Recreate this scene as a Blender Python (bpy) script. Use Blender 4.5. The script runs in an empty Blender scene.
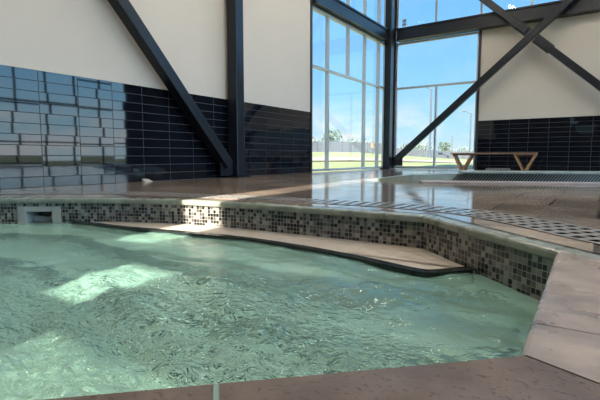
import bpy, math, random
from mathutils import Vector, Matrix
random.seed(7)
C = bpy.context.scene.collection
S = bpy.context.scene

# ------------------------------------------------------------------ helpers
def tag(o, label=None, cat=None, group=None, kind=None):
    if label: o['label'] = label
    if cat: o['category'] = cat
    if group: o['group'] = group
    if kind: o['kind'] = kind
    return o

def empty(name, loc=(0, 0, 0), rz=0, label=None, cat=None, group=None, kind=None):
    o = bpy.data.objects.new(name, None)
    o.empty_display_size = .1
    C.objects.link(o)
    o.location = loc
    o.rotation_euler = (0, 0, rz)
    return tag(o, label, cat, group, kind)

class MB:
    """collects verts / faces, then links them as ONE mesh object"""
    def __init__(s): s.v, s.f, s.m = [], [], []
    def add(s, vs, fs, mi=0):
        n = len(s.v)
        s.v += [tuple(v) for v in vs]
        for f in fs:
            s.f.append([n + i for i in f]); s.m.append(mi)
    def box(s, a, b, mi=0, mat=None):
        x0, y0, z0 = a; x1, y1, z1 = b
        vs = [Vector(p) for p in ((x0,y0,z0),(x1,y0,z0),(x1,y1,z0),(x0,y1,z0),(x0,y0,z1),(x1,y0,z1),(x1,y1,z1),(x0,y1,z1))]
        if mat: vs = [mat @ v for v in vs]
        s.add(vs, [(0,3,2,1),(4,5,6,7),(0,1,5,4),(1,2,6,5),(2,3,7,6),(3,0,4,7)], mi)
        return s
    def bar(s, p, q, w, d, up=(0, 0, 1), mi=0):
        """rectangular bar p->q; w across 'side', d along 'up'"""
        p, q = Vector(p), Vector(q); t = (q - p).normalized()
        side = t.cross(Vector(up)).normalized(); u = side.cross(t).normalized()
        vs = []
        for c in (p, q):
            for sx, sz in ((-1,-1),(1,-1),(1,1),(-1,1)):
                vs.append(c + side*sx*w/2 + u*sz*d/2)
        s.add(vs, [(3,2,1,0),(4,5,6,7),(0,1,5,4),(1,2,6,5),(2,3,7,6),(3,0,4,7)], mi)
        return s
    def tube(s, p, q, r0, r1=None, n=12, mi=0):
        r1 = r0 if r1 is None else r1
        p, q = Vector(p), Vector(q); t = (q - p).normalized()
        a = t.cross(Vector((0,0,1)) if abs(t.z) < .9 else Vector((1,0,0))).normalized(); b = t.cross(a)
        vs = []
        for c, r in ((p, r0), (q, r1)):
            for k in range(n):
                an = 2*math.pi*k/n
                vs.append(c + a*math.cos(an)*r + b*math.sin(an)*r)
        fs = [(k, (k+1) % n, n+(k+1) % n, n+k) for k in range(n)] + [tuple(range(n))[::-1], tuple(range(n, 2*n))]
        s.add(vs, fs, mi)
        return s
    def prism(s, poly, z0, z1, mi=0):
        n = len(poly)
        vs = [(x, y, z0) for x, y in poly] + [(x, y, z1) for x, y in poly]
        fs = [tuple(range(n))[::-1], tuple(range(n, 2*n))] + [(k, (k+1) % n, n+(k+1) % n, n+k) for k in range(n)]
        s.add(vs, fs, mi)
        return s
    def build(s, name, mats, parent=None, bevel=0, seg=2, smooth=False, recalc=True):
        me = bpy.data.meshes.new(name)
        me.from_pydata(s.v, [], s.f)
        for m in (mats if isinstance(mats, (list, tuple)) else [mats]): me.materials.append(m)
        for p, mi in zip(me.polygons, s.m):
            p.material_index = mi; p.use_smooth = smooth
        if recalc:
            import bmesh
            bm = bmesh.new(); bm.from_mesh(me)
            bmesh.ops.recalc_face_normals(bm, faces=bm.faces)
            bm.to_mesh(me); bm.free()
        o = bpy.data.objects.new(name, me); C.objects.link(o)
        if parent: o.parent = parent
        if bevel:
            b = o.modifiers.new('bevel', 'BEVEL'); b.width = bevel; b.segments = seg; b.limit_method = 'ANGLE'
            b.angle_limit = math.radians(40)
        return o

# ------------------------------------------------------------------ materials
def mat(name):
    m = bpy.data.materials.new(name); m.use_nodes = True
    nt = m.node_tree; N = nt.nodes
    return m, nt, N, N['Principled BSDF'], N['Material Output']

def plain(name, col, rough=.5, metal=0, ior=1.5, noise=0, scale=8, bump=0, bscale=60, coat=0):
    m, nt, N, b, out = mat(name); L = nt.links.new
    b.inputs['Base Color'].default_value = (*col, 1)
    b.inputs['Roughness'].default_value = rough
    b.inputs['Metallic'].default_value = metal
    b.inputs['IOR'].default_value = ior
    tc = N.new('ShaderNodeTexCoord')
    if noise:
        t = N.new('ShaderNodeTexNoise'); t.inputs['Scale'].default_value = scale; t.inputs['Detail'].default_value = 6
        L(tc.outputs['Object'], t.inputs['Vector'])
        r = N.new('ShaderNodeValToRGB')
        r.color_ramp.elements[0].position = .3; r.color_ramp.elements[1].position = .7
        r.color_ramp.elements[0].color = (*[c*(1-noise) for c in col], 1)
        r.color_ramp.elements[1].color = (*[min(1, c*(1+noise)) for c in col], 1)
        L(t.outputs['Fac'], r.inputs['Fac']); L(r.outputs['Color'], b.inputs['Base Color'])
    if bump:
        t2 = N.new('ShaderNodeTexNoise'); t2.inputs['Scale'].default_value = bscale; t2.inputs['Detail'].default_value = 4
        L(tc.outputs['Object'], t2.inputs['Vector'])
        bp = N.new('ShaderNodeBump'); bp.inputs['Strength'].default_value = bump; bp.inputs['Distance'].default_value = .01
        L(t2.outputs['Fac'], bp.inputs['Height']); L(bp.outputs['Normal'], b.inputs['Normal'])
    return m

M = {}
M['plaster'] = plain('beige_wall_panel', (.50, .445, .385), .75, noise=.03, scale=1.2)
M['dark_panel'] = plain('charcoal_wall_panel', (.035, .035, .038), .8)  # unseen walls coloured dark to stand for a dim, unlit room
M['black_tile'] = plain('glazed_black_tile', (.004, .005, .008), .03, ior=1.5)
M['grout'] = plain('dark_grout', (.05, .053, .06), .8)
M['steel'] = plain('black_painted_steel', (.008, .010, .014), .32, ior=1.38, noise=.15, scale=5)
M['alu'] = plain('silver_window_frame', (.40, .41, .42), .4, metal=.3)
M['dark_alu'] = plain('dark_window_trim', (.02, .022, .026), .4)
M['ceiling'] = plain('ceiling_paint', (.55, .54, .52), .8)
M['dark'] = plain('dark_void', (.004, .004, .005), .9, ior=1.02)  # black for the painted shade inside the drain slots
M['grate'] = plain('grey_drain_grate', (.31, .285, .255), .18, noise=.1, scale=20)
M['pool_plaster'] = plain('pale_pool_plaster', (.88, .88, .82), .6, noise=.05, scale=9)
M['ledge'] = plain('tan_ledge_plaster', (.37, .315, .255), .5, noise=.1, scale=12)
M['nosing'] = plain('dark_nosing_tile', (.012, .016, .016), .2)
M['skimmer'] = plain('grey_skimmer_plastic', (.36, .345, .30), .4)
M['wood'] = plain('varnished_wood', (.33, .17, .075), .35, noise=.3, scale=14)
M['wood_top'] = plain('dark_wood_top', (.20, .115, .07), .35, noise=.3, scale=14)
M['green_stone'] = plain('pale_green_rim_stone', (.20, .235, .205), .3, noise=.15, scale=12)
M['pink_stone'] = plain('pinkish_rim_step', (.33, .275, .25), .3, noise=.12, scale=10)
M['lamp_metal'] = plain('galvanised_pole', (.05, .06, .075), .6)
M['fence'] = plain('grey_fence_board', (.05, .056, .063), .8, noise=.08, scale=1)
M['gravel'] = plain('pale_gravel', (.25, .205, .155), .9, noise=.12, scale=2)
M['bark'] = plain('bark', (.10, .07, .05), .9)
M['leaf'] = plain('leaf_green', (.085, .115, .075), .8, noise=.3, scale=3)
M['leaf_pale'] = plain('leaf_pale', (.15, .18, .145), .8, noise=.3, scale=3)
M['orange'] = plain('orange_plastic', (.35, .12, .045), .7)
M['white'] = plain('white_plastic', (.6, .6, .58), .5)
M['sticker'] = plain('grey_sticker', (.33, .40, .46), .6)
M['roofing'] = plain('building_grey', (.45, .47, .48), .8)

def emit(name, col, s):
    m, nt, N, b, out = mat(name)
    e = N.new('ShaderNodeEmission'); e.inputs['Color'].default_value = (*col, 1); e.inputs['Strength'].default_value = s
    nt.links.new(e.outputs[0], out.inputs['Surface'])
    return m
M['led'] = emit('led_diffuser', (1, .94, .86), 66.0)  # emitter of the added fill lights that brighten the room

def glass(name, col):
    m, nt, N, b, out = mat(name); L = nt.links.new
    N.remove(b)
    t = N.new('ShaderNodeBsdfTransparent'); t.inputs['Color'].default_value = (*col, 1)
    g = N.new('ShaderNodeBsdfGlossy'); g.inputs['Roughness'].default_value = .01
    lw = N.new('ShaderNodeLayerWeight'); lw.inputs['Blend'].default_value = .5
    pw = N.new('ShaderNodeMath'); pw.operation = 'POWER'; pw.inputs[1].default_value = 5; L(lw.outputs['Facing'], pw.inputs[0])
    ma = N.new('ShaderNodeMath'); ma.operation = 'MULTIPLY_ADD'; ma.inputs[1].default_value = .6; ma.inputs[2].default_value = .012; L(pw.outputs[0], ma.inputs[0])
    mx = N.new('ShaderNodeMixShader')
    L(ma.outputs[0], mx.inputs[0]); L(t.outputs[0], mx.inputs[1]); L(g.outputs[0], mx.inputs[2]); L(mx.outputs[0], out.inputs['Surface'])
    return m
M['glass'] = glass('window_glass', (.97, .985, .99))
M['tinted_glass'] = glass('grey_tinted_glass', (.62, .62, .62))  # tint added to dim the sun through the third slot

def deck_mat():
    m, nt, N, b, out = mat('wet_stone_deck'); L = nt.links.new
    tc = N.new('ShaderNodeTexCoord')
    br = N.new('ShaderNodeTexBrick')
    br.offset = .5
    br.inputs['Scale'].default_value = 1
    br.inputs['Brick Width'].default_value = .62
    br.inputs['Row Height'].default_value = .62
    br.inputs['Mortar Size'].default_value = .015
    br.inputs['Mortar Smooth'].default_value = .3
    br.inputs['Bias'].default_value = 0
    br.inputs['Color1'].default_value = (.36, .275, .205, 1)
    br.inputs['Color2'].default_value = (.17, .13, .10, 1)
    br.inputs['Mortar'].default_value = (.045, .037, .032, 1)
    L(tc.outputs['Object'], br.inputs['Vector'])
    n = N.new('ShaderNodeTexNoise'); n.inputs['Scale'].default_value = 2.2; n.inputs['Detail'].default_value = 8
    L(tc.outputs['Object'], n.inputs['Vector'])
    mix = N.new('ShaderNodeMix'); mix.data_type = 'RGBA'; mix.blend_type = 'MULTIPLY'
    mix.inputs['Factor'].default_value = .5
    r = N.new('ShaderNodeValToRGB'); r.color_ramp.elements[0].position = .3; r.color_ramp.elements[0].color = (.58, .54, .52, 1)
    r.color_ramp.elements[1].position = .7
    L(n.outputs['Fac'], r.inputs['Fac'])
    L(br.outputs['Color'], mix.inputs[6]); L(r.outputs['Color'], mix.inputs[7])
    L(mix.outputs[2], b.inputs['Base Color'])
    # wet film: patches of smoother water, joints slightly lower
    n2 = N.new('ShaderNodeTexNoise'); n2.inputs['Scale'].default_value = 1.3; n2.inputs['Detail'].default_value = 3
    L(tc.outputs['Object'], n2.inputs['Vector'])
    rr = N.new('ShaderNodeMapRange'); rr.inputs['From Min'].default_value = .35; rr.inputs['From Max'].default_value = .65
    rr.inputs['To Min'].default_value = .05; rr.inputs['To Max'].default_value = .15
    L(n2.outputs['Fac'], rr.inputs['Value']); L(rr.outputs[0], b.inputs['Roughness'])
    b.inputs['IOR'].default_value = 1.42
    n3 = N.new('ShaderNodeTexNoise'); n3.inputs['Scale'].default_value = 5; n3.inputs['Detail'].default_value = 3
    L(tc.outputs['Object'], n3.inputs['Vector'])
    bp = N.new('ShaderNodeBump'); bp.inputs['Strength'].default_value = .25; bp.inputs['Distance'].default_value = .004
    L(n3.outputs['Fac'], bp.inputs['Height'])
    bp2 = N.new('ShaderNodeBump'); bp2.inputs['Strength'].default_value = .4; bp2.inputs['Distance'].default_value = .003; bp2.invert = True
    L(br.outputs['Fac'], bp2.inputs['Height']); L(bp.outputs['Normal'], bp2.inputs['Normal'])
    L(bp2.outputs['Normal'], b.inputs['Normal'])
    return m
M['deck'] = deck_mat()

def coping_mat(name, ca, cb, pit, dens, vs, rough):
    m, nt, N, b, out = mat(name); L = nt.links.new
    tc = N.new('ShaderNodeTexCoord')
    n = N.new('ShaderNodeTexNoise'); n.inputs['Scale'].default_value = 9; n.inputs['Detail'].default_value = 8
    L(tc.outputs['Object'], n.inputs['Vector'])
    r = N.new('ShaderNodeValToRGB')
    r.color_ramp.elements[0].position = .3; r.color_ramp.elements[0].color = (*ca, 1)
    r.color_ramp.elements[1].position = .72; r.color_ramp.elements[1].color = (*cb, 1)
    L(n.outputs['Fac'], r.inputs['Fac'])
    v = N.new('ShaderNodeTexNoise'); v.inputs['Scale'].default_value = vs; v.inputs['Detail'].default_value = 2.5
    L(tc.outputs['Object'], v.inputs['Vector'])
    pm = N.new('ShaderNodeMapRange'); pm.inputs['From Min'].default_value = dens; pm.inputs['From Max'].default_value = dens + .035
    L(v.outputs['Fac'], pm.inputs['Value'])
    mix = N.new('ShaderNodeMix'); mix.data_type = 'RGBA'
    mix.inputs[7].default_value = (.055, .035, .028, 1)
    pf = N.new('ShaderNodeMath'); pf.operation = 'MULTIPLY'; pf.inputs[1].default_value = pit; L(pm.outputs[0], pf.inputs[0])
    L(pf.outputs[0], mix.inputs['Factor']); L(r.outputs['Color'], mix.inputs[6]); L(mix.outputs[2], b.inputs['Base Color'])
    n5 = N.new('ShaderNodeTexNoise'); n5.inputs['Scale'].default_value = 7; n5.inputs['Detail'].default_value = 5
    L(tc.outputs['Object'], n5.inputs['Vector'])
    rg = N.new('ShaderNodeMapRange'); rg.inputs['From Min'].default_value = .3; rg.inputs['From Max'].default_value = .7
    rg.inputs['To Min'].default_value = rough*.7; rg.inputs['To Max'].default_value = rough*1.25
    L(n5.outputs['Fac'], rg.inputs['Value']); L(rg.outputs[0], b.inputs['Roughness'])
    bp = N.new('ShaderNodeBump'); bp.inputs['Strength'].default_value = .5; bp.inputs['Distance'].default_value = .003; bp.invert = True
    L(pm.outputs[0], bp.inputs['Height'])
    n4 = N.new('ShaderNodeTexNoise'); n4.inputs['Scale'].default_value = 90; L(tc.outputs['Object'], n4.inputs['Vector'])
    bp2 = N.new('ShaderNodeBump'); bp2.inputs['Strength'].default_value = .25; bp2.inputs['Distance'].default_value = .003
    L(n4.outputs['Fac'], bp2.inputs['Height']); L(bp.outputs['Normal'], bp2.inputs['Normal']); L(bp2.outputs['Normal'], b.inputs['Normal'])
    return m
M['coping'] = coping_mat('trowelled_coping', (.16, .118, .09), (.39, .30, .23), .35, .70, 60, .32)  # right-hand stones: same concrete, paler tone carries the window reflection
M['coping_dark'] = coping_mat('exposed_aggregate_coping', (.075, .048, .036), (.15, .10, .076), .85, .60, 80, .65)  # near stones: same pitted concrete, darkened for their weaker reflection
M['coping_green'] = coping_mat('grey_green_coping', (.165, .175, .135), (.27, .28, .22), .15, .70, 70, .3)  # far stones: green light bounced off the water is put into the colour
M['joint'] = plain('pale_green_joint', (.20, .31, .27), .3)  # grout filler, its green tone a painted reflection of the water

def mosaic_mat():
    """small square glass mosaic: UV in tile units"""
    m, nt, N, b, out = mat('glass_mosaic'); L = nt.links.new
    uv = N.new('ShaderNodeUVMap')
    sx = N.new('ShaderNodeSeparateXYZ'); L(uv.outputs[0], sx.inputs[0])
    fl = N.new('ShaderNodeVectorMath'); fl.operation = 'FLOOR'; L(uv.outputs[0], fl.inputs[0])
    wn = N.new('ShaderNodeTexWhiteNoise'); wn.noise_dimensions = '2D'; L(fl.outputs[0], wn.inputs['Vector'])
    r = N.new('ShaderNodeValToRGB'); r.color_ramp.interpolation = 'CONSTANT'
    e = r.color_ramp.elements
    e[0].position = 0; e[0].color = (.010, .010, .011, 1)
    e[1].position = .30; e[1].color = (.035, .033, .032, 1)
    for p, c in ((.45, (.10, .09, .08)), (.60, (.19, .175, .15)), (.80, (.27, .25, .215)), (.93, (.07, .06, .055))):
        x = e.new(p); x.color = (*c, 1)
    L(wn.outputs['Value'], r.inputs['Fac'])
    fr = N.new('ShaderNodeVectorMath'); fr.operation = 'FRACTION'; L(uv.outputs[0], fr.inputs[0])
    s2 = N.new('ShaderNodeSeparateXYZ'); L(fr.outputs[0], s2.inputs[0])
    def edge(sock):
        a = N.new('ShaderNodeMath'); a.operation = 'SUBTRACT'; a.inputs[1].default_value = .5; L(sock, a.inputs[0])
        c = N.new('ShaderNodeMath'); c.operation = 'ABSOLUTE'; L(a.outputs[0], c.inputs[0]); return c.outputs[0]
    mx = N.new('ShaderNodeMath'); mx.operation = 'MAXIMUM'; L(edge(s2.outputs[0]), mx.inputs[0]); L(edge(s2.outputs[1]), mx.inputs[1])
    gt = N.new('ShaderNodeMath'); gt.operation = 'GREATER_THAN'; gt.inputs[1].default_value = .44; L(mx.outputs[0], gt.inputs[0])
    mix = N.new('ShaderNodeMix'); mix.data_type = 'RGBA'; mix.inputs[7].default_value = (.24, .225, .195, 1)
    L(gt.outputs[0], mix.inputs['Factor']); L(r.outputs['Color'], mix.inputs[6]); L(mix.outputs[2], b.inputs['Base Color'])
    rg = N.new('ShaderNodeMapRange'); rg.inputs['To Min'].default_value = .12; rg.inputs['To Max'].default_value = .7
    L(gt.outputs[0], rg.inputs['Value']); L(rg.outputs[0], b.inputs['Roughness'])
    return m
M['mosaic'] = mosaic_mat()

def water_mat():
    m, nt, N, b, out = mat('green_pool_water'); L = nt.links.new
    b.inputs['Base Color'].default_value = (.64, .97, .82, 1)
    b.inputs['Specular IOR Level'].default_value = .75
    b.inputs['Transmission Weight'].default_value = 1
    b.inputs['Roughness'].default_value = .02
    b.inputs['IOR'].default_value = 1.33
    # cloudy share of the water: fine bubbles scatter light just under the surface
    p2 = N.new('ShaderNodeBsdfPrincipled'); p2.inputs['Base Color'].default_value = (.48, .84, .66, 1); p2.inputs['Roughness'].default_value = .02
    p2.inputs['IOR'].default_value = 1.33; p2.inputs['Specular IOR Level'].default_value = .75
    ms = N.new('ShaderNodeMixShader'); ms.inputs[0].default_value = .24
    L(b.outputs[0], ms.inputs[1]); L(p2.outputs[0], ms.inputs[2]); L(ms.outputs[0], out.inputs['Surface'])
    tc = N.new('ShaderNodeTexCoord')
    # stirred-up patch over the jets, calmer towards the far side
    ds = N.new('ShaderNodeVectorMath'); ds.operation = 'DISTANCE'; ds.inputs[1].default_value = (-1.25, .65, 0); L(tc.outputs['Object'], ds.inputs[0])
    mk = N.new('ShaderNodeMapRange'); mk.interpolation_type = 'SMOOTHSTEP'; mk.inputs['From Min'].default_value = .35; mk.inputs['From Max'].default_value = 1.15
    mk.inputs['To Min'].default_value = 1; mk.inputs['To Max'].default_value = .05; L(ds.outputs['Value'], mk.inputs['Value'])
    n1 = N.new('ShaderNodeTexNoise'); n1.inputs['Scale'].default_value = 26; n1.inputs['Detail'].default_value = 3; n1.inputs['Distortion'].default_value = 1.2
    L(tc.outputs['Object'], n1.inputs['Vector'])
    bp = N.new('ShaderNodeBump'); bp.inputs['Distance'].default_value = .08
    hm = N.new('ShaderNodeMath'); hm.operation = 'MULTIPLY'; L(n1.outputs['Fac'], hm.inputs[0]); L(mk.outputs[0], hm.inputs[1])
    bp.inputs['Strength'].default_value = 1
    L(hm.outputs[0], bp.inputs['Height']); L(bp.outputs['Normal'], b.inputs['Normal']); L(bp.outputs['Normal'], p2.inputs['Normal'])
    return m
M['water'] = water_mat()

def grass_mat():
    m, nt, N, b, out = mat('meadow_grass'); L = nt.links.new
    tc = N.new('ShaderNodeTexCoord')
    n = N.new('ShaderNodeTexNoise'); n.inputs['Scale'].default_value = .35; n.inputs['Detail'].default_value = 8
    L(tc.outputs['Object'], n.inputs['Vector'])
    r = N.new('ShaderNodeValToRGB')
    r.color_ramp.elements[0].position = .35; r.color_ramp.elements[0].color = (.14, .165, .055, 1)
    r.color_ramp.elements[1].position = .65; r.color_ramp.elements[1].color = (.22, .235, .095, 1)
    L(n.outputs['Fac'], r.inputs['Fac']); L(r.outputs['Color'], b.inputs['Base Color'])
    b.inputs['Roughness'].default_value = .9
    return m
M['grass'] = grass_mat()

# ------------------------------------------------------------------ room constants
XL, YB, XR, YF, ZC = -5.55, 13.2, 7.0, -2.6, 6.9
TH = 1.375              # height of the tile wainscot
def struct(o): o['kind'] = 'structure'; return o

# tub outline (inner edge of the coping), counter-clockwise seen from above
TUB = [(-.108, .874), (-.128, 1.94), (-.90, 2.64), (-1.40, 2.635), (-1.85, 2.61), (-2.37, 2.575), (-2.92, 2.48),
       (-3.45, 2.26), (-3.81, 2.04), (-4.34, 1.66), (-4.75, .9), (-4.55, .05), (-3.6, -.75), (-2.3, -1.0), (-1.43, -.44)]
NP = len(TUB)
def offset(poly, d):
    """offset outward by d (polygon is counter-clockwise -> outward is to the right)"""
    out = []
    n = len(poly)
    ds = d if isinstance(d, (list, tuple)) else [d]*n     # one width per edge i -> i+1
    for i in range(n):
        a, b_, c = Vector(poly[i-1]), Vector(poly[i]), Vector(poly[(i+1) % n])
        t0, t1 = (b_-a).normalized(), (c-b_).normalized()
        n0, n1 = Vector((t0.y, -t0.x)), Vector((t1.y, -t1.x))
        d0, d1 = ds[i-1], ds[i]
        p0, p1 = a + n0*d0, b_ + n1*d1
        den = t0.x*t1.y - t0.y*t1.x
        if abs(den) < 1e-4:
            q = b_ + n1*d1
        else:
            w = p1 - p0
            k = (w.x*t1.y - w.y*t1.x)/den
            q = p0 + t0*k
        out.append((q.x, q.y))
    return out
CW = [.45, .11] + [.11]*7 + [.11] + [.30]*4 + [.45]      # coping width per edge
CW[0] = .45
OUT = offset(TUB, CW)

# ------------------------------------------------------------------ floor (deck) with the tub cut out
def floor_obj():
    import bmesh
    bm = bmesh.new()
    hole = offset(TUB, [c - .02 for c in CW])
    outer = [(XL-.1, YF-.1), (XR+.1, YF-.1), (XR+.1, YB+.1), (XL-.1, YB+.1)]
    def loop(pts, z=0):
        vs = [bm.verts.new((x, y, z)) for x, y in pts]
        return [bm.edges.new((vs[i], vs[(i+1) % len(vs)])) for i in range(len(vs))]
    ed = loop(outer) + loop(hole)
    bmesh.ops.triangle_fill(bm, use_beauty=True, use_dissolve=False, edges=ed)
    for f in bm.faces:
        if f.normal.z < 0: f.normal_flip()
    me = bpy.data.meshes.new('floor'); bm.to_mesh(me); bm.free()
    me.materials.append(M['deck'])
    o = bpy.data.objects.new('floor', me); C.objects.link(o)
    return struct(o)
floor_obj()
struct(MB().box((XL-.2, YF-.2, ZC), (XR+.2, YB+.2, ZC+.2)).build('ceiling', M['ceiling']))

# ------------------------------------------------------------------ tile cladding built tile by tile with tiny tilts
def tiles(name, origin, du, length, parent, u0=0.0, gap_skip=()):
    """origin: lower start; du: unit vector along the wall; normal = towards the room"""
    W, Hh, g = .4735, .125, .009
    du = Vector(du); nn = Vector((0, 0, 1)).cross(du)    # room side
    if nn.dot(Vector((0, 4, 0)) - Vector(origin)) < 0: nn = -nn
    o = Vector(origin)
    mb = MB()
    mb.add([o, o+du*length, o+du*length+Vector((0,0,TH)), o+Vector((0,0,TH)),
            o+nn*.010, o+du*length+nn*.010, o+du*length+nn*.010+Vector((0,0,TH)), o+nn*.010+Vector((0,0,TH))],
           [(0,1,2,3),(4,7,6,5),(0,4,5,1),(1,5,6,2),(2,6,7,3),(3,7,4,0)], 1)
    k = -1
    while True:
        k += 1
        a, b_ = u0 + (k-1)*W + g/2, u0 + k*W - g/2
        if a > length: break
        a, b_ = max(a, 0), min(b_, length)
        if b_ - a < .03: continue
        for r in range(11):
            z0, z1 = r*Hh + g/2, (r+1)*Hh - g/2
            tu, tz = random.gauss(0, .0022), random.gauss(0, .0028)
            cu, cz = (a+b_)/2, (z0+z1)/2
            vs = []
            for base in (.009, .014):
                for u, z in ((a, z0), (b_, z0), (b_, z1), (a, z1)):
                    dn = base + (tu*(u-cu) + tz*(z-cz) if base > .01 else 0)
                    vs.append(o + du*u + Vector((0, 0, z)) + nn*dn)
            mb.add(vs, [(0,3,2,1),(4,5,6,7),(0,1,5,4),(1,2,6,5),(2,3,7,6),(3,0,4,7)], 0)
    return mb.build(name, [M['black_tile'], M['grout']], parent)

# left wall: solid from YF to 8.52, then window_1 to the corner
wl = struct(MB().box((XL-.2, YF-.2, 0), (XL, 8.52, ZC)).build('wall_left', M['plaster']))
tiles('black_tile_wainscot', (XL, YF, 0), (0, 1, 0), 8.52-YF, wl, u0=(3.095-YF) % .4735)
# back wall: solid from -2.97 to XR below the beam; clerestory above
wb = struct(MB().box((-2.97, YB, 0), (1.85, YB+.2, 4.18)).box((1.85, YB, 0), (XR+.2, YB+.2, 4.18), 1).build('wall_back', [M['plaster'], M['dark_panel']]))
tiles('black_tile_wainscot', (-2.97, YB, 0), (1, 0, 0), 1.85+2.97, wb, u0=.35)
# thin trims: wall top cap above the tiles, dark edge trims at the window ends
struct(MB().box((XL-.05, 8.50, 0), (XL+.03, 8.55, ZC)).build('trim_1', M['dark_alu']))
struct(MB().box((-3.01, YB-.04, 0), (-2.95, YB+.1, 3.84)).build('trim_2', M['dark_alu']))

# windows -------------------------------------------------------------------
def window(n, axis, fixed, u0, u1, z0, z1, verts, trans, depth=.10, fr=.055, frame_mat='alu', pane_mat='glass'):
    """axis 'y': runs along Y at x=fixed;  axis 'x': runs along X at y=fixed.  verts: (u, za, zb)"""
    root = struct(empty('window_%d' % n, (fixed if axis == 'y' else (u0+u1)/2, fixed if axis == 'x' else (u0+u1)/2, z0)))
    inv = Matrix.Translation(-Vector(root.location))
    def bx(mb, ua, ub, za, zb, d=depth):
        if axis == 'y': mb.box((fixed-d/2, ua, za), (fixed+d/2, ub, zb), mat=inv)
        else: mb.box((ua, fixed-d/2, za), (ub, fixed+d/2, zb), mat=inv)
    mb = MB()
    bx(mb, u0, u0+fr, z0, z1); bx(mb, u1-fr, u1, z0, z1); bx(mb, u0+fr, u1-fr, z0, z0+fr); bx(mb, u0+fr, u1-fr, z1-fr, z1)
    mb.build('window_frame', M[frame_mat], root)
    for u, za, zb in verts:
        mb = MB(); bx(mb, u-fr/2, u+fr/2, za, zb, depth*.9); mb.build('mullion', M[frame_mat], root)
    for zt in trans:
        mb = MB(); bx(mb, u0+fr, u1-fr, zt-fr/2, zt+fr/2, depth*.85); mb.build('transom', M[frame_mat], root)
    # panes: split by full-height verticals and transoms
    zs = [z0+fr] + sorted(trans) + [z1-fr]
    for za, zb in zip(zs[:-1], zs[1:]):
        us = [u0+fr] + sorted(u for u, a, b_ in verts if a <= za+.06 and b_ >= zb-.06) + [u1-fr]
        for ua, ub in zip(us[:-1], us[1:]):
            mb = MB(); bx(mb, ua+fr*.45, ub-fr*.45, za+.02, zb-.02, .008); mb.build('pane', M[pane_mat], root)
    return root

XW = XL - .05
window(1, 'y', XW, 8.55, 12.75, .02, 3.74, [(9.33, .02, 3.74), (10.36, 2.43, 3.74), (11.32, .02, 3.74), (12.23, .02, 3.74)], [2.43])
window(2, 'x', YB+.05, -5.45, -3.0, .02, 3.84, [(-4.18, .02, 2.47)], [2.47])
window(3, 'y', XW, 8.55, 12.75, 4.12, ZC, [(9.33, 4.12, ZC), (10.36, 4.12, ZC), (11.32, 4.12, ZC), (12.23, 4.12, ZC)], [])
window(4, 'x', YB+.05, -5.45, XR, 4.2, ZC, [(-4.24+1.25*k, 4.2, ZC) for k in range(9)], [])
# corner mullion post closing the glass corner
struct(MB().box((XL-.12, 12.75, 0), (XL+.02, YB+.12, ZC)).box((XL+.02, YB-.02, 0), (-5.45, YB+.12, ZC)).build('trim_3', M['dark_alu']))
# right wall: tall glazing (seen as the bright reflection in the left wall's tiles)
struct(MB().box((XR, 12.3, 0), (XR+.2, YB+.2, ZC)).box((XR, YF-.2, 5.0), (XR+.2, 12.3, ZC)).box((XR, YF-.2, 0), (XR+.2, -1.4, 5.0)).build('wall_right', M['dark_panel']))
window(5, 'y', XR+.05, -1.4, 12.3, .02, 5.0, [(-1.4+1.14*k, .02, 5.0) for k in range(1, 12)], [.95, 2.43, 3.7], frame_mat='dark_alu')
# front wall behind the camera with slot windows that let the low sun in
slots = [(-2.46, -2.05, 2.85, 6.60), (-1.74, -1.36, 2.22, 2.66), (-1.22, -.42, 1.62, 2.15)]  # third slot is added to brighten the near water
def front_wall():
    mb = MB()
    xs = sorted({XL-.2, XR+.2, *[s[0] for s in slots], *[s[1] for s in slots]})
    for xa, xb in zip(xs[:-1], xs[1:]):
        s = [q for q in slots if q[0] <= xa+1e-6 and q[1] >= xb-1e-6]
        if s:
            mb.box((xa, YF-.06, 0), (xb, YF, s[0][2])); mb.box((xa, YF-.06, s[0][3]), (xb, YF, ZC))
        else:
            mb.box((xa, YF-.06, 0), (xb, YF, ZC))
    return struct(mb.build('wall_front', M['dark_panel']))
front_wall()
for i, (xa, xb, za, zb) in enumerate(slots):
    window(6+i, 'x', YF-.03, xa, xb, za, zb, [], [], depth=.05, fr=.02, pane_mat='tinted_glass' if i == 2 else 'glass')

# ------------------------------------------------------------------ structural steel
def column(loc, w, d, label):
    r = empty('steel_column', loc, 0, label, 'column', 'black steel columns')
    MB().box((-w/2, -d/2, .02), (w/2, d/2, ZC)).build('shaft', M['steel'], r, bevel=.012)
    MB().box((-w/2-.06, -d/2-.06, 0), (w/2+.06, d/2+.06, .02)).build('base_plate', M['steel'], r)
    b = MB()
    for sx in (-1, 1):
        for sy in (-1, 1):
            MB().tube((sx*(w/2+.03), sy*(d/2+.03), .02), (sx*(w/2+.03), sy*(d/2+.03), .05), .014, n=6).build('anchor_bolt', M['steel'], r)
    return r
column((-5.37, 5.85, 0), .21, .20, 'black steel column in front of the black tile wall, brace meeting its foot')
column((-5.42, 12.61, 0), .20, .22, 'black steel column in the glazed corner between the two windows')
column((1.72, 12.85, 0), .26, .26, 'black steel column by the back wall at the right end of the cross brace')

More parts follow.
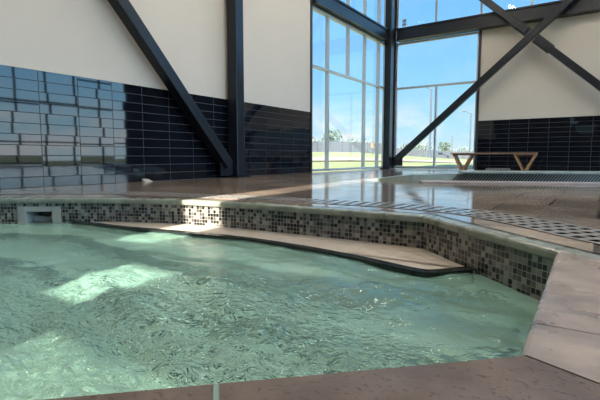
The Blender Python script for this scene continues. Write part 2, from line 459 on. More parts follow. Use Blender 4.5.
def beam(name, p, q, w, d, label):
    r = empty(name, p, 0, label, 'beam', 'black steel window beams')
    q = Vector(q) - Vector(p)
    u = q.normalized()
    MB().bar((0,0,d/2-.02), q+Vector((0,0,d/2-.02)), w, .04).build('flange', M['steel'], r)
    MB().bar((0,0,-d/2+.02), q+Vector((0,0,-d/2+.02)), w, .04).build('flange', M['steel'], r)
    MB().bar((0,0,0), q, w*.72, d-.08).build('web', M['steel'], r)
    return r
beam('steel_beam', (XL+.02, 8.55, 3.93), (XL+.02, 12.49, 3.93), .26, .34, 'black steel beam between upper and lower panes of the left window')
beam('steel_beam', (-5.33, YB-.16, 4.02), (XR-.02, YB-.16, 4.02), .28, .36, 'long black steel beam crossing the back wall above the beige panel')

def brace_plate(parent, c, size, normal_axis, name='gusset_plate'):
    x, y, z = c; s = size
    mb = MB()
    if normal_axis == 'x': mb.box((x-.012, y-s, z-s*.8), (x+.012, y+s, z+s*.8))
    else: mb.box((x-s, y-.012, z-s*.8), (x+s, y+.012, z+s*.8))
    return mb.build(name, M['steel'], parent)
# left wall brace: from the foot of the column up towards the camera side
a, b_ = Vector((-5.37, 5.60, .22)), Vector((-5.37, -.336, 6.75))
r = empty('diagonal_brace', a, 0, 'thick black steel brace slanting up leftwards from the wall column foot', 'brace')
MB().bar((0,0,0), b_-a, .165, .19, up=(1, 0, 0)).build('tube', M['steel'], r, bevel=.012)
brace_plate(r, (0, -.02, -.06), .15, 'x')
brace_plate(r, b_-a+Vector((0, 0, -.1)), .2, 'x')
# back wall cross brace
cy = 12.80
p0, p1 = Vector((-5.20, cy-.02, .28)), Vector((1.48, cy-.02, 6.20))
r = empty('cross_brace', p0, 0, 'continuous black steel brace rising rightwards across the back wall and window', 'brace', 'back wall cross braces')
MB().bar((0,0,0), p1-p0, .17, .17, up=(0, 1, 0)).build('tube', M['steel'], r, bevel=.01)
brace_plate(r, (.04, 0, -.06), .16, 'y')
q0, q1 = Vector((-5.20, cy+.0, 6.72)), Vector((1.48, cy+.0, .51))
r = empty('cross_brace', q0, 0, 'black steel brace falling rightwards over the beige back wall, bolted at its middle', 'brace', 'back wall cross braces')
d = (q1-q0); t = d.normalized()
# crossing parameter
xm = -1.66; k = (xm - q0.x)/d.x; mid = d*k
MB().bar((0,0,0), mid - t*.17, .17, .17, up=(0, 1, 0)).build('tube', M['steel'], r, bevel=.01)
MB().bar(mid + t*.17, d, .17, .17, up=(0, 1, 0)).build('tube', M['steel'], r, bevel=.01)
for sgn in (-1, 1):
    c0, c1 = mid + t*sgn*.12, mid + t*sgn*.62
    MB().bar(c0, c1, .23, .06, up=(0, 1, 0)).build('splice_plate', M['steel'], r, bevel=.006)
    for j in range(3):
        c = c0.lerp(c1, .35+.25*j)
        MB().tube(c+Vector((0,-.11,0)), c+Vector((0,.11,0)), .022, n=6).build('bolt', M['steel'], r)

# ------------------------------------------------------------------ hot tub
W = -.22      # water level
tub = empty('hot_tub', (-2.3, 1.0, 0), 0, 'sunken hot tub with dark mosaic band and concrete rim, full of green water', 'hot tub')
INV = Matrix.Translation(-Vector(tub.location))
def T(mb):
    mb.v = [tuple(INV @ Vector(v)) for v in mb.v]; return mb

def arc_lengths(poly):
    s = [0]
    for i in range(len(poly)):
        s.append(s[-1] + (Vector(poly[(i+1) % len(poly)]) - Vector(poly[i])).length)
    return s
# mosaic band wall
WALL = offset(TUB, .018)
def mosaic_band():
    TS = .028
    z1, z0 = -.045, -.245
    s = arc_lengths(WALL); me = bpy.data.meshes.new('mosaic_band')
    vs, fs, uvs = [], [], []
    sk0, sk1 = SK
    n = NP
    for i in range(n):
        a, b_ = Vector(WALL[i]), Vector(WALL[(i+1) % n])
        t = (b_-a); Lq = t.length; t = t.normalized()
        parts = [(0, Lq, z0, z1)]
        if i == 8:      # skimmer opening
            u0, u1 = SKU
            parts = [(0, u0, z0, z1), (u1, Lq, z0, z1), (u0, u1, SKZ[1], z1)]
        for ua, ub, za, zb in parts:
            k = len(vs)
            for u, z in ((ua, za), (ub, za), (ub, zb), (ua, zb)):
                p = a + t*u
                vs.append(tuple(INV @ Vector((p.x, p.y, z)))); uvs.append(((s[i]+u)/TS, (z-z1)/TS))
            fs.append((k+3, k+2, k+1, k))
    me.from_pydata(vs, [], fs)
    uvl = me.uv_layers.new(name='UVMap')
    for p in me.polygons:
        for li in p.loop_indices:
            uvl.data[li].uv = uvs[me.loops[li].vertex_index]
    me.materials.append(M['mosaic'])
    o = bpy.data.objects.new('mosaic_band', me); C.objects.link(o); o.parent = tub
    return o
# skimmer on edge 8 (between TUB[8] and TUB[9])
SKL = (Vector(WALL[9]) - Vector(WALL[8])).length
SKU = (SKL*.18, SKL*.75); SK = (0, 1); SKZ = (-.30, -.075)
mosaic_band()
def skimmer():
    a, b_ = Vector((*WALL[8], 0)), Vector((*WALL[9], 0)); t = (b_-a).normalized(); nrm = Vector((-t.y, t.x, 0))  # inward
    def P(u, z, d): return a + t*u + nrm*d + Vector((0, 0, z))
    u0, u1 = SKU; m = .075
    def slab(mb, ua, ub, za, zb, d0, d1):
        mb.add([P(ua,za,d0),P(ub,za,d0),P(ub,zb,d0),P(ua,zb,d0),P(ua,za,d1),P(ub,za,d1),P(ub,zb,d1),P(ua,zb,d1)],
               [(0,1,2,3),(4,7,6,5),(0,4,5,1),(1,5,6,2),(2,6,7,3),(3,7,4,0)])
    za, zb = SKZ
    ia, ib, iz0, iz1 = u0+m, u1-m, -.222, -.118
    f = MB()
    slab(f, u0, ia, za, zb, -.01, .012); slab(f, ib, u1, za, zb, -.01, .012)
    slab(f, ia, ib, za, iz0, -.01, .012); slab(f, ia, ib, iz1, zb, -.01, .012)
    sk = T(f).build('skimmer', M['skimmer'], tub, bevel=.004)
    th = MB()   # throat box
    slab(th, ia-.01, ia, iz0, iz1, -.2, -.01); slab(th, ib, ib+.01, iz0, iz1, -.2, -.01)
    slab(th, ia, ib, iz0-.01, iz0, -.2, -.01); slab(th, ia, ib, iz1, iz1+.01, -.2, -.01); slab(th, ia, ib, iz0, iz1, -.21, -.2)
    T(th).build('throat', M['skimmer'], sk)
    w = MB(); slab(w, ia+.01, ib-.01, iz0+.004, iz0+.05, -.09, -.08)
    T(w).build('weir_flap', M['skimmer'], sk)
skimmer()

# coping stones, one per edge (long edges split); rounded nose over the mosaic
def coping():
    def profile(din, dout):
        # (distance outward from inner edge, z) of the rounded nose and top
        return [(.018, -.045), (.004, -.043), (0, -.036), (0, -.014), (.004, -.005), (.013, 0), (dout, 0), (dout, -.045)]
    cuts = {0: [.17], 1: [.55], 2: [.5], 3: [.5], 8: [.10, .88], 9: [.5], 10: [.5], 11: [.5], 12: [.5], 13: [.5], 14: [.705]}
    for i in range(NP):
        a, b_ = Vector(TUB[i]), Vector(TUB[(i+1) % NP]); A, B = Vector(OUT[i]), Vector(OUT[(i+1) % NP])
        fr = [0] + cuts.get(i, []) + [1]
        g = (.0045 if i == 14 else .002)/(b_-a).length
        for f0, f1 in zip(fr[:-1], fr[1:]):
            mb = MB(); vs = []
            for f in (f0+g, f1-g):
                w = CW[i]
                pi, po = a.lerp(b_, f), A.lerp(B, f)
                if .02 < f < .98:           # joints run square to the edge
                    tt = (b_-a).normalized(); po = pi + Vector((tt.y, -tt.x))*w
                for dd, z in profile(0, w):
                    q = pi.lerp(po, dd/w)
                    vs.append((q.x, q.y, z))
            n = 8
            mb.add(vs, [tuple(range(n)), tuple(range(n, 2*n))[::-1]] + [(k, (k+1) % n, n+(k+1) % n, n+k) for k in range(n)])
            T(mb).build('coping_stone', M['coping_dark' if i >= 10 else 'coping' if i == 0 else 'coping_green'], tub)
coping()
def joint():
    a, b_ = Vector(TUB[14]), Vector(TUB[0]); t = (b_-a).normalized(); n_ = Vector((t.y, -t.x))
    c = a.lerp(b_, .705); mb = MB()
    mb.prism([tuple(c - t*.006 + n_*.004), tuple(c - t*.006 + n_*.44), tuple(c + t*.006 + n_*.44), tuple(c + t*.006 + n_*.004)], -.043, -.004)
    T(mb).build('coping_joint', M['joint'], tub)
joint()
# tub shell: walls under the mosaic + stepped floor in pale plaster
def shell():
    mb = MB(); n = NP
    for i in range(n):
        a, b_ = WALL[i], WALL[(i+1) % n]
        mb.add([(*a, -.245), (*b_, -.245), (*b_, -1.05), (*a, -1.05)], [(0, 1, 2, 3)])
    mb.add([(x, y, -1.05) for x, y in WALL], [tuple(range(n))])
    T(mb).build('basin', M['pool_plaster'], tub, recalc=False)
shell()
def smooth_line(pts, k=5):
    out = []
    P = [Vector(p) for p in pts]
    for i in range(len(P)-1):
        p0 = P[max(i-1, 0)]; p1 = P[i]; p2 = P[i+1]; p3 = P[min(i+2, len(P)-1)]
        for j in range(k):
            t = j/k
            out.append(.5*((2*p1) + (p2-p0)*t + (2*p0-5*p1+4*p2-p3)*t*t + (3*p1-p0-3*p2+p3)*t**3))
    out.append(P[-1]); return [(p.x, p.y) for p in out]
NWALL = [WALL[i] for i in range(1, 11)]          # from the NE corner round to the west
L0 = smooth_line([(-.50, 2.30), (-.63, 2.13), (-.75, 2.09), (-1.09, 2.17), (-1.53, 2.24), (-2.05, 2.26), (-2.57, 2.19), (-3.15, 2.08), (-3.83, 2.03)])
L1 = smooth_line([(-.30, 2.12), (-.56, 2.06), (-.82, 1.87), (-1.19, 1.75), (-1.82, 1.67), (-2.3, 1.64), (-2.75, 1.66), (-3.0, 1.68), (-3.36, 1.72), (-3.9, 1.45), (-4.6, .9)])
L2 = smooth_line([(-.13, 1.80), (-.45, 1.62), (-.83, 1.47), (-1.56, 1.30), (-2.12, 1.25), (-2.56, 1.26), (-3.06, 1.22), (-3.6, 1.0), (-4.65, .3)])
def step(line, back, ztop, zbot, name, m, nose=.05, nose_mat='nosing'):
    """a solid step whose front edge follows 'line' and whose back follows 'back' (both listed right to left)"""
    poly = list(line) + list(back)[::-1]
    mb = MB(); mb.prism(poly, zbot, ztop)
    o = T(mb).build(name, m, tub)
    # dark nosing tiles along the front edge
    nb = MB(); pts = [Vector(p) for p in line]
    for p, q in zip(pts[:-1], pts[1:]):
        t = (q-p).normalized(); nr = Vector((t.y, -t.x))     # towards the wall
        vs = []
        for c in (p, q):
            for dd, z in ((-.006, zbot*.0 + ztop - nose), (-.006, ztop+.006), (nose, ztop+.006), (nose, ztop - nose)):
                w_ = c + nr*dd; vs.append((w_.x, w_.y, z))
        nb.add(vs, [(0,1,2,3),(4,7,6,5),(0,4,5,1),(1,5,6,2),(2,6,7,3),(3,7,4,0)])
    T(nb).build('nosing', M[nose_mat], o)
    return o
def wallpts(i0, i1): return [WALL[i] for i in range(i0, i1+1)]
ledge_back = [(-.50, 2.27)] + wallpts(2, 7) + [(-3.86, 2.035)]
step(L0, ledge_back, W+.013, -.46, 'ledge', M['ledge'], nose=.055)
step(L1, [(-.14, 1.95)] + wallpts(2, 9) + [(-4.68, 1.05)], -.44, -.70, 'step', M['pool_plaster'], nose=.125)
step(L2, [(-.14, 1.92)] + wallpts(2, 9) + [(-4.75, .8)], -.70, -1.06, 'step', M['pool_plaster'], nose=.125)

# water surface: rippled grid clipped to the tub outline
def ripple(x, y):
    h = 0
    for A, kx, ky, ph in WV:
        h += A*math.sin(kx*x + ky*y + ph)
    d2 = (x + 1.25)**2 + (y - .65)**2
    d3 = (x + .75)**2 + (y - 1.6)**2
    return h*(.36 + 1.9*math.exp(-d2/.8) + .35*math.exp(-d3/.6))
WV = []
rw = random.Random(3)
for i in range(32):
    an = rw.uniform(0, 2*math.pi); lam = rw.choice([.06, .075, .09, .12, .16, .22, .3, .45, .7])*rw.uniform(.8, 1.25)
    WV.append((.0075*lam*rw.uniform(.5, 1.2), 2*math.pi/lam*math.cos(an), 2*math.pi/lam*math.sin(an), rw.uniform(0, 6.28)))
def water():
    import bmesh
    poly = offset(TUB, .012)
    def inside(x, y):
        c = False; n = len(poly); j = n-1
        for i in range(n):
            xi, yi = poly[i]; xj, yj = poly[j]
            if (yi > y) != (yj > y) and x < (xj-xi)*(y-yi)/(yj-yi)+xi: c = not c
            j = i
        return c
    bm = bmesh.new()
    vs = [bm.verts.new((x, y, 0)) for x, y in poly]
    bm.faces.new(vs)
    xs = [-4.8 + .015*i for i in range(int(4.75/.015)+1)]; ys = [-1.02 + .015*i for i in range(int(3.85/.015)+1)]
    for x in xs:
        bmesh.ops.bisect_plane(bm, geom=bm.verts[:]+bm.edges[:]+bm.faces[:], plane_co=(x, 0, 0), plane_no=(1, 0, 0))
    for y in ys:
        bmesh.ops.bisect_plane(bm, geom=bm.verts[:]+bm.edges[:]+bm.faces[:], plane_co=(0, y, 0), plane_no=(0, 1, 0))
    for v in bm.verts: v.co.z = ripple(v.co.x, v.co.y)
    for f in bm.faces:
        f.smooth = True
    bmesh.ops.recalc_face_normals(bm, faces=bm.faces)
    if sum(f.normal.z for f in bm.faces) < 0: bmesh.ops.reverse_faces(bm, faces=bm.faces)
    me = bpy.data.meshes.new('tub_water'); bm.to_mesh(me); bm.free()
    me.materials.append(M['water'])
    o = bpy.data.objects.new('tub_water', me); C.objects.link(o); o.location = (0, 0, W)
    return tag(o, 'rippling pale green water filling the hot tub', 'water', kind='stuff')
water()

# ------------------------------------------------------------------ slotted drain round the tub
def drain():
    path = smooth_line([(-4.9, 1.95), (-4.45, 2.32), (-3.8, 2.68), (-3.05, 2.85), (-2.45, 2.98), (-1.9, 3.02), (-1.25, 3.08), (-.72, 2.99), (-.37, 2.75), (-.05, 2.44), (.4, 1.95), (.62, 1.2)], 24)
    P = [Vector(p) for p in path]
    # resample evenly
    out = [P[0]]; acc = 0; stepl = .092
    for a, b_ in zip(P[:-1], P[1:]):
        seg = (b_-a).length; t = 0
        while acc + (seg - t) >= stepl:
            t += stepl - acc; acc = 0
            out.append(a.lerp(b_, t/seg))
        acc += seg - t
    n = len(out)
    def width(i): return .15
    root = empty('trench_drain', (-1.9, 3.02, 0), 0, 'long grey slotted drain grate curving through the deck around the hot tub', 'drain')
    iv = Matrix.Translation(-Vector(root.location))
    tang = []
    for i in range(n):
        t = (out[min(i+1, n-1)] - out[max(i-1, 0)]).normalized(); tang.append(t)
    def at(i, s, z):
        nr = Vector((-tang[i].y, tang[i].x)); q = out[i] + nr*s
        return iv @ Vector((q.x, q.y, z))
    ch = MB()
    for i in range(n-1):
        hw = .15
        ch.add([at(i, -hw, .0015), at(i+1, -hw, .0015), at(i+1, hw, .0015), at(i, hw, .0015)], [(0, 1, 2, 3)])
    ch.build('channel', M['dark'], root, recalc=False)  # flat black strip paints the shade seen through the grate
    gr = MB(); zt = .004
    rails = [(-.155, -.135), (-.078, -.057), (-.010, .010), (.057, .078), (.135, .155)]
    for i in range(n-1):
        for s0, s1 in rails:
            vs = [at(i, s0, .002), at(i, s1, .002), at(i+1, s1, .002), at(i+1, s0, .002), at(i, s0, zt), at(i, s1, zt), at(i+1, s1, zt), at(i+1, s0, zt)]
            gr.add(vs, [(4, 5, 6, 7)[::-1], (0, 4, 7, 3), (1, 2, 6, 5)])
        # ribs across
        for s0, s1 in ((-.135, -.078), (-.057, -.010), (.010, .057), (.078, .135)):
            o_ = .0
            q = lambda s, f, z: at(i, s, z).lerp(at(i+1, s, z), f)
            gr.add([q(s0, 0, zt), q(s0, .40, zt), q(s1, .40, zt), q(s1, 0, zt), q(s0, .40, .002), q(s1, .40, .002), q(s0, 0, .002), q(s1, 0, .002)],
                   [(0, 1, 2, 3), (1, 4, 5, 2), (0, 3, 7, 6)])
    gr.build('grate', M['grate'], root)
drain()

# ------------------------------------------------------------------ second pool's raised rim
def rim():
    root = empty('raised_pool_rim', (-1.2, 6.7, 0), 0, 'low greenish raised rim of the further pool, with slanted slats on its face', 'pool rim')
    iv = Matrix.Translation(-Vector(root.location))
    A, B = Vector((-2.30, 6.30, 0)), Vector((2.6, 8.35, 0))       # foot of the rim's face
    t = (B-A).normalized(); nb = Vector((-t.y, t.x, 0))           # away from camera
    tip = Vector((-3.05, 6.32, 0))
    H = .155
    z = Vector((0, 0, 1))
    def pt(u, d, h): return A + t*u + nb*d + z*h
    Lq = (B-A).length
    # body with a ramped left end
    mb = MB()
    vs = [tip, pt(0, 0, 0), pt(Lq, 0, 0), pt(Lq, .5, 0), pt(0, .5, 0), tip + nb*.1,
          tip+z*.006, pt(0, .02, .095), pt(.75, .02, H-.03), pt(Lq, .02, H-.03), pt(Lq, .5, H-.03), pt(.75, .5, H-.03), pt(0, .5, .095), tip+nb*.1+z*.006]
    mb.add(vs, [(0,1,7,6), (1,2,9,8,7), (2,3,10,9), (3,4,12,11,10), (4,5,13,12), (5,0,6,13), (6,7,12,13), (7,8,11,12), (8,9,10,11), (0,5,4,3,2,1)])
    mb.v = [tuple(iv @ Vector(v)) for v in mb.v]; mb.build('rim_body', M['green_stone'], root)
    # cap
    mb = MB()
    mb.add([pt(.7, -.01, H-.03), pt(Lq, -.01, H-.03), pt(Lq, .52, H-.03), pt(.7, .52, H-.03), pt(.7, -.01, H), pt(Lq, -.01, H), pt(Lq, .52, H), pt(.7, .52, H)],
           [(0,3,2,1),(4,5,6,7),(0,1,5,4),(1,2,6,5),(2,3,7,6),(3,0,4,7)])
    mb.v = [tuple(iv @ Vector(v)) for v in mb.v]; mb.build('rim_cap', M['green_stone'], root, bevel=.008)
    # slanted slats on the face
    mb = MB(); u = .55
    while u < Lq-.1:
        h1 = min(H-.035, .075 + .05*(u/.75))
        vs = []
        for d_ in (.022, -.012):
            for uu, hh in ((u, .012), (u+.017, .012), (u+.10, h1), (u+.083, h1)):
                vs.append(pt(uu, d_, hh))
        mb.add(vs, [(0,1,2,3),(4,7,6,5),(0,4,5,1),(1,5,6,2),(2,6,7,3),(3,7,4,0)])
        u += .040
    mb.v = [tuple(iv @ Vector(v)) for v in mb.v]
    o = mb.build('slat_grille', M['nosing'], root)
    # low pinkish step at its foot
    mb = MB()
    mb.add([pt(.1, -.34, 0), pt(Lq, -.34, 0), pt(Lq, .01, 0), pt(.1, .01, 0), pt(.1, -.34, .022), pt(Lq, -.34, .022), pt(Lq, .01, .022), pt(.1, .01, .022)],
           [(0,3,2,1),(4,5,6,7),(0,1,5,4),(1,2,6,5),(2,3,7,6),(3,0,4,7)])
    mb.v = [tuple(iv @ Vector(v)) for v in mb.v]; mb.build('foot_step', M['pink_stone'], root, bevel=.006)
rim()

# ------------------------------------------------------------------ wooden bench
def bench():
    Y = 12.15
    x0, x1 = -3.34, -1.33
    r = empty('bench', ((x0+x1)/2, Y, 0), 0, 'low wooden bench on two V-shaped legs, in front of the back wall', 'bench')
    hw = (x1-x0)/2
    MB().box((-hw, -.19, .430), (hw, .19, .468)).build('seat', M['wood_top'], r, bevel=.006)
    for cx in (-hw+.28, hw-.25):
        f = MB()
        for s in (-1, 1):
            f.bar((cx+s*.03, 0, .03), (cx+s*.225, 0, .415), .042, .30, up=(0, 1, 0))
        f.box((cx-.075, -.15, .0), (cx+.075, .15, .03)).box((cx-.25, -.15, .405), (cx+.25, .15, .43))
        f.build('leg', M['wood'], r, bevel=.004)
bench()
tag(MB().box((-2.62, 12.75, 0), (-2.05, 13.05, .055)).build('low_board', M['pink_stone'], bevel=.01), 'low pale board lying on the floor under the bench', 'board')
mb = MB(); mb.add([(-5.52, 3.98, 0), (-5.42, 3.98, 0), (-5.42, 4.10, 0), (-5.52, 4.10, 0), (-5.52, 3.98, .05), (-5.52, 4.10, .035)],
                  [(0,3,2,1), (0,1,4), (3,5,2), (1,2,5,4), (0,4,5,3)])
tag(mb.build('door_wedge', M['skimmer']), 'small pale wedge on the floor at the foot of the black tile wall', 'wedge')
tag(MB().box((-5.28, YB+.035, 4.32), (-5.16, YB+.044, 4.42)).box((-5.28, YB+.035, 4.44), (-5.16, YB+.044, 4.54)).build('window_sticker', M['sticker']),
    'small grey sticker on the clerestory glass beside the corner column', 'sticker')

# ------------------------------------------------------------------ outside
def terrain(x, y):
    k = max(0., min(1., (math.hypot(x, y) - 22)/34.))
    a = math.degrees(math.atan2(-x, max(y, .01)))
    s = max(0., min(1., (a - 14)/14.))
    return -.04 + k*(1.05*s + .02)
def ground():
    mb = MB(); xs = [-130 + 5*i for i in range(60)]; ys = [-60 + 5*i for i in range(50)]
    idx = {}
    for i, x in enumerate(xs):
        for j, y in enumerate(ys):
            idx[i, j] = len(mb.v); zz = terrain(x, y)
            if XL-4 < x < XR+6 and YF-6 < y < YB+5: zz = -1.4 if (XL+.3 < x < XR-.3 and YF+.3 < y < YB-.3) else -.06
            mb.v.append((x, y, zz))
    for i in range(len(xs)-1):
        for j in range(len(ys)-1):
            mb.f.append([idx[i, j], idx[i+1, j], idx[i+1, j+1], idx[i, j+1]]); mb.m.append(0)
    o = mb.build('grass_ground', M['grass'], recalc=False)
    return tag(o, 'sunlit green meadow stretching away outside the windows', 'grass', kind='stuff')
ground()
def polar(az, D):
    """az: degrees to the left of +Y"""
    return -D*math.sin(math.radians(az)), D*math.cos(math.radians(az))
def path_strip():
    mb = MB(); az = 60.; k = 0
    rows = []
    for i in range(61):
        az = 5 + i*1.0
        r0, r1 = 27 + 1*math.sin(i*.15), 34 + 1.5*math.sin(i*.15+.4)
        q = []
        for r in (r0, r1):
            x, y = polar(az, r); q.append((x, y, terrain(x, y)+.05))
        rows.append(q)
    for a, b_ in zip(rows[:-1], rows[1:]):
        mb.add([a[0], b_[0], b_[1], a[1]], [(0, 1, 2, 3)])
    o = mb.build('gravel_path', M['gravel'], recalc=False)
    tag(o, 'pale gravel path crossing the meadow outside the corner windows', 'path')
path_strip()

def fence(name, azs, D, h, label):
    root = empty(name, (0, 0, 0), 0, label, 'fence', 'grey fences beyond the meadow')
    pts = [polar(az, D) for az in azs]
    panel = MB()
    for (x0, y0), (x1, y1) in zip(pts[:-1], pts[1:]):
        z0, z1 = terrain(x0, y0), terrain(x1, y1)
        for k in range(6):
            panel.bar((x0, y0, z0 + h*(.09+.165*k)), (x1, y1, z1 + h*(.09+.165*k)), .05, h*.155)
    panel.build('board_panel', M['fence'], root)
    for x, y in pts:
        z = terrain(x, y)
        MB().box((x-.07, y-.07, z-.1), (x+.07, y+.07, z+h*1.04)).build('post', M['fence'], root)
fence('board_fence', [37 - 1.6*k for k in range(10)], 62, 1.45, 'long grey board fence outside, behind the left window')
fence('board_fence', [22.1 - 1.6*k for k in range(8)], 66, 1.05, 'low grey board fence outside, behind the back window and its braces')

def lamp(az, D, H, arm, label):
    x, y = polar(az, D); z = terrain(x, y)
    r = empty('street_lamp', (x, y, z-.05), math.radians(az), label, 'street lamp', 'street lamps outside')
    MB().tube((0, 0, .35), (0, 0, H), .13, .085).build('pole', M['lamp_metal'], r)
    MB().tube((0, 0, 0), (0, 0, .35), .24, .2).build('base', M['lamp_metal'], r)
    MB().tube((.0, 0, H-.12), (-arm*.8, 0, H+.32), .05, .04, 8).build('arm', M['lamp_metal'], r)
    MB().box((-arm-.35, -.16, H+.27), (-arm*.78, .16, H+.42)).build('lamp_head', M['lamp_metal'], r, bevel=.04)
lamp(18.1, 55, 8.1, 1.0, 'tall grey street lamp outside, nearer of two, beside the window mullion')
lamp(13.45, 85, 8.2, 1.2, 'grey street lamp further off, outside the back window above the bench')
x, y = polar(15.5, 90)
tag(MB().tube((x, y, -.1), (x, y, 4.4), .09, .07).build('utility_pole', M['bark']), 'thin short dark pole far outside, between the two street lamps', 'pole')

rt = random.Random(11)
def tree(az, D, H, R, m, name, label, cat, group, trunk=.3):
    x, y = polar(az, D); z = terrain(x, y) - .1
    r = empty(name, (x, y, z), rt.uniform(0, 6), label, cat, group)
    tr = MB(); tr.tube((0, 0, 0), (.05*R, 0, H*.6), .05*R+.04, .03*R, 8)
    for k in range(4):
        an = rt.uniform(0, 6.28); tr.tube((0, 0, H*.3), (math.cos(an)*R*.5, math.sin(an)*R*.5, H*.7), .03*R, .015*R, 6)
    tr.build('trunk', M['bark'], r)
    cr = MB()
    for k in range(260):
        u, v, w = rt.gauss(0, 1), rt.gauss(0, 1), rt.gauss(0, 1); n_ = math.sqrt(u*u+v*v+w*w) or 1; q = rt.random()**.4
        c = Vector((u/n_*R*q, v/n_*R*q, H*(trunk+(1-trunk)/2) + w/n_*q*H*(1-trunk)/2))
        s = rt.uniform(.10, .2)*min(R, H*.5)
        n1 = Vector((rt.gauss(0,1), rt.gauss(0,1), rt.gauss(0,1))).normalized(); t1 = n1.orthogonal().normalized(); t2 = n1.cross(t1)
        cr.add([c - t1*s, c - t2*s*.6, c + t1*s, c + t2*s*.6], [(0, 1, 2, 3)])
    cr.build('crown', m, r, recalc=False)
G = 'trees beyond the fence'
tree(33.6, 92, 3.6, 2.8, M['leaf_pale'], 'leafy_tree', 'pale bush behind the fence at the very edge of the left window', 'tree', G, .1)
tree(29.0, 96, 3.4, 2.6, M['leaf_pale'], 'leafy_tree', 'wide pale tree behind the fence, right of the dark bushy one', 'tree', G, .1)
tree(25.6, 92, 3.2, 2.6, M['leaf_pale'], 'leafy_tree', 'pale tree behind the fence above the orange marker', 'tree', G, .1)
tree(30.3, 78, 4.4, 1.9, M['leaf'], 'leafy_tree', 'dark bushy tree behind the fence, largest seen through the left window', 'tree', G)
tree(32.9, 74, 2.8, 1.6, M['leaf_pale'], 'leafy_tree', 'pale bush behind the fence beside the left window edge', 'tree', G, .1)
tree(27.5, 82, 3.0, 2.0, M['leaf_pale'], 'leafy_tree', 'pale round tree behind the fence, middle of the left window', 'tree', G, .1)
tree(18.9, 90, 3.2, 2.4, M['leaf_pale'], 'leafy_tree', 'pale low tree behind the low fence left of the near street lamp', 'tree', G, .1)
tree(16.4, 84, 3.2, 1.3, M['leaf'], 'leafy_tree', 'dark small tree behind the low fence beside the thin pole', 'tree', G)
tree(20.3, 95, 3.0, 2.6, M['leaf'], 'leafy_tree', 'dark low tree behind the low fence above the brace foot', 'tree', G, .1)
tree(14.2, 95, 2.6, 2.6, M['leaf_pale'], 'leafy_tree', 'pale low tree behind the bench, under the far street lamp', 'tree', G, .1)
x, y = polar(25.15, 50)
r = empty('marker_post', (x, y, terrain(x, y)-.05), 0, 'small orange marker on a stub in the grass, seen through the left window', 'marker')
MB().tube((0, 0, 0), (0, 0, .8), .07, n=8).build('stub', M['lamp_metal'], r)
MB().tube((0, 0, .75), (0, 0, 1.35), .17, .10, 10).build('marker_head', M['orange'], r)

# ------------------------------------------------------------------ added fill lights under the ceiling, out of view
def fill_lights():
    for i, x in enumerate((-3.6, -.2, 3.4)):
        for j, y in enumerate((.5, 4.5, 8.5)):
            r = empty('ceiling_light', (x, y, ZC-.12), 0, 'linear light fitting under the ceiling', 'light', 'linear ceiling lights')
            MB().box((-.12, -.9, .03), (.12, .9, .12)).build('housing', M['white'], r)
            MB().box((-.11, -.89, .0), (.11, .89, .03)).build('diffuser', M['led'], r)
fill_lights()

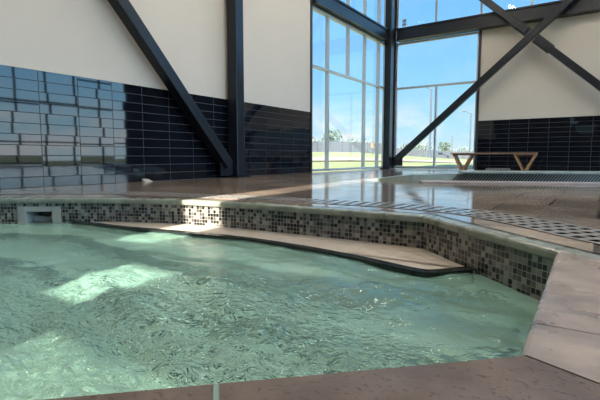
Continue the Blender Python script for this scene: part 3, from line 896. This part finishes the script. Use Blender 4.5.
# ------------------------------------------------------------------ sky, sun
def world():
    w = bpy.data.worlds.new('sky'); S.world = w; w.use_nodes = True
    nt = w.node_tree; N = nt.nodes; L = nt.links.new; N.clear()
    tc = N.new('ShaderNodeTexCoord'); sp = N.new('ShaderNodeSeparateXYZ'); L(tc.outputs['Generated'], sp.inputs[0])
    r = N.new('ShaderNodeValToRGB'); e = r.color_ramp.elements
    e[0].position = 0; e[0].color = (.68, .88, .98, 1)
    e[1].position = 1; e[1].color = (.09, .30, .80, 1)
    for p, c in ((.06, (.50, .82, 1.0)), (.16, (.31, .69, 1.06)), (.32, (.21, .56, 1.06))):
        x = e.new(p); x.color = (*c, 1)
    L(sp.outputs[2], r.inputs['Fac'])
    mp = N.new('ShaderNodeMapping'); mp.inputs['Scale'].default_value = (1, 1, 2.6); L(tc.outputs['Generated'], mp.inputs['Vector'])
    n = N.new('ShaderNodeTexNoise'); n.inputs['Scale'].default_value = 9; n.inputs['Detail'].default_value = 9; n.inputs['Roughness'].default_value = .6
    L(mp.outputs[0], n.inputs['Vector'])
    cr = N.new('ShaderNodeMapRange'); cr.inputs['From Min'].default_value = .43; cr.inputs['From Max'].default_value = .64
    L(n.outputs['Fac'], cr.inputs['Value'])
    lo = N.new('ShaderNodeMapRange'); lo.inputs['From Min'].default_value = .05; lo.inputs['From Max'].default_value = .13
    lo.inputs['To Min'].default_value = 1.0; lo.inputs['To Max'].default_value = .07; L(sp.outputs[2], lo.inputs['Value'])
    mu = N.new('ShaderNodeMath'); mu.operation = 'MULTIPLY'; L(cr.outputs[0], mu.inputs[0]); L(lo.outputs[0], mu.inputs[1])
    mx = N.new('ShaderNodeMix'); mx.data_type = 'RGBA'; mx.inputs[7].default_value = (.90, .94, .97, 1)
    L(mu.outputs[0], mx.inputs['Factor']); L(r.outputs['Color'], mx.inputs[6])
    # hazy brighter sky on the sunny side (towards +X / -Y)
    dt = N.new('ShaderNodeVectorMath'); dt.operation = 'DOT_PRODUCT'; dt.inputs[1].default_value = (1, -.15, 0); L(tc.outputs['Generated'], dt.inputs[0])
    br = N.new('ShaderNodeMapRange'); br.inputs['From Min'].default_value = .2; br.inputs['From Max'].default_value = .7
    br.inputs['To Min'].default_value = 1.0; br.inputs['To Max'].default_value = 6.0; L(dt.outputs['Value'], br.inputs['Value'])
    bg = N.new('ShaderNodeBackground'); L(mx.outputs[2], bg.inputs['Color']); L(br.outputs[0], bg.inputs['Strength'])
    out = N.new('ShaderNodeOutputWorld'); L(bg.outputs[0], out.inputs['Surface'])
world()
sd = bpy.data.lights.new('sun', 'SUN'); sd.energy = 23; sd.angle = math.radians(.6); sd.color = (1, .92, .80)
so = bpy.data.objects.new('sun', sd); C.objects.link(so)
dirv = Vector((-.09, 1, -.70))
so.rotation_euler = dirv.to_track_quat('-Z', 'Y').to_euler()

# ------------------------------------------------------------------ camera
cd = bpy.data.cameras.new('camera'); co = bpy.data.objects.new('camera', cd); C.objects.link(co)
cd.sensor_width = 36; cd.lens = 440/600*36; cd.clip_start = .02; cd.clip_end = 500
co.location = (0, 0, .36)
co.rotation_euler = (math.radians(90 - 5.58), 0, math.radians(34.43))
S.camera = co
S.view_settings.view_transform = 'Standard'; S.view_settings.look = 'None'
S.view_settings.exposure = .1; S.view_settings.gamma = 1; S.view_settings.use_curve_mapping = False
S.cycles.use_denoising = True
S.cycles.max_bounces = 10; S.cycles.transparent_max_bounces = 16
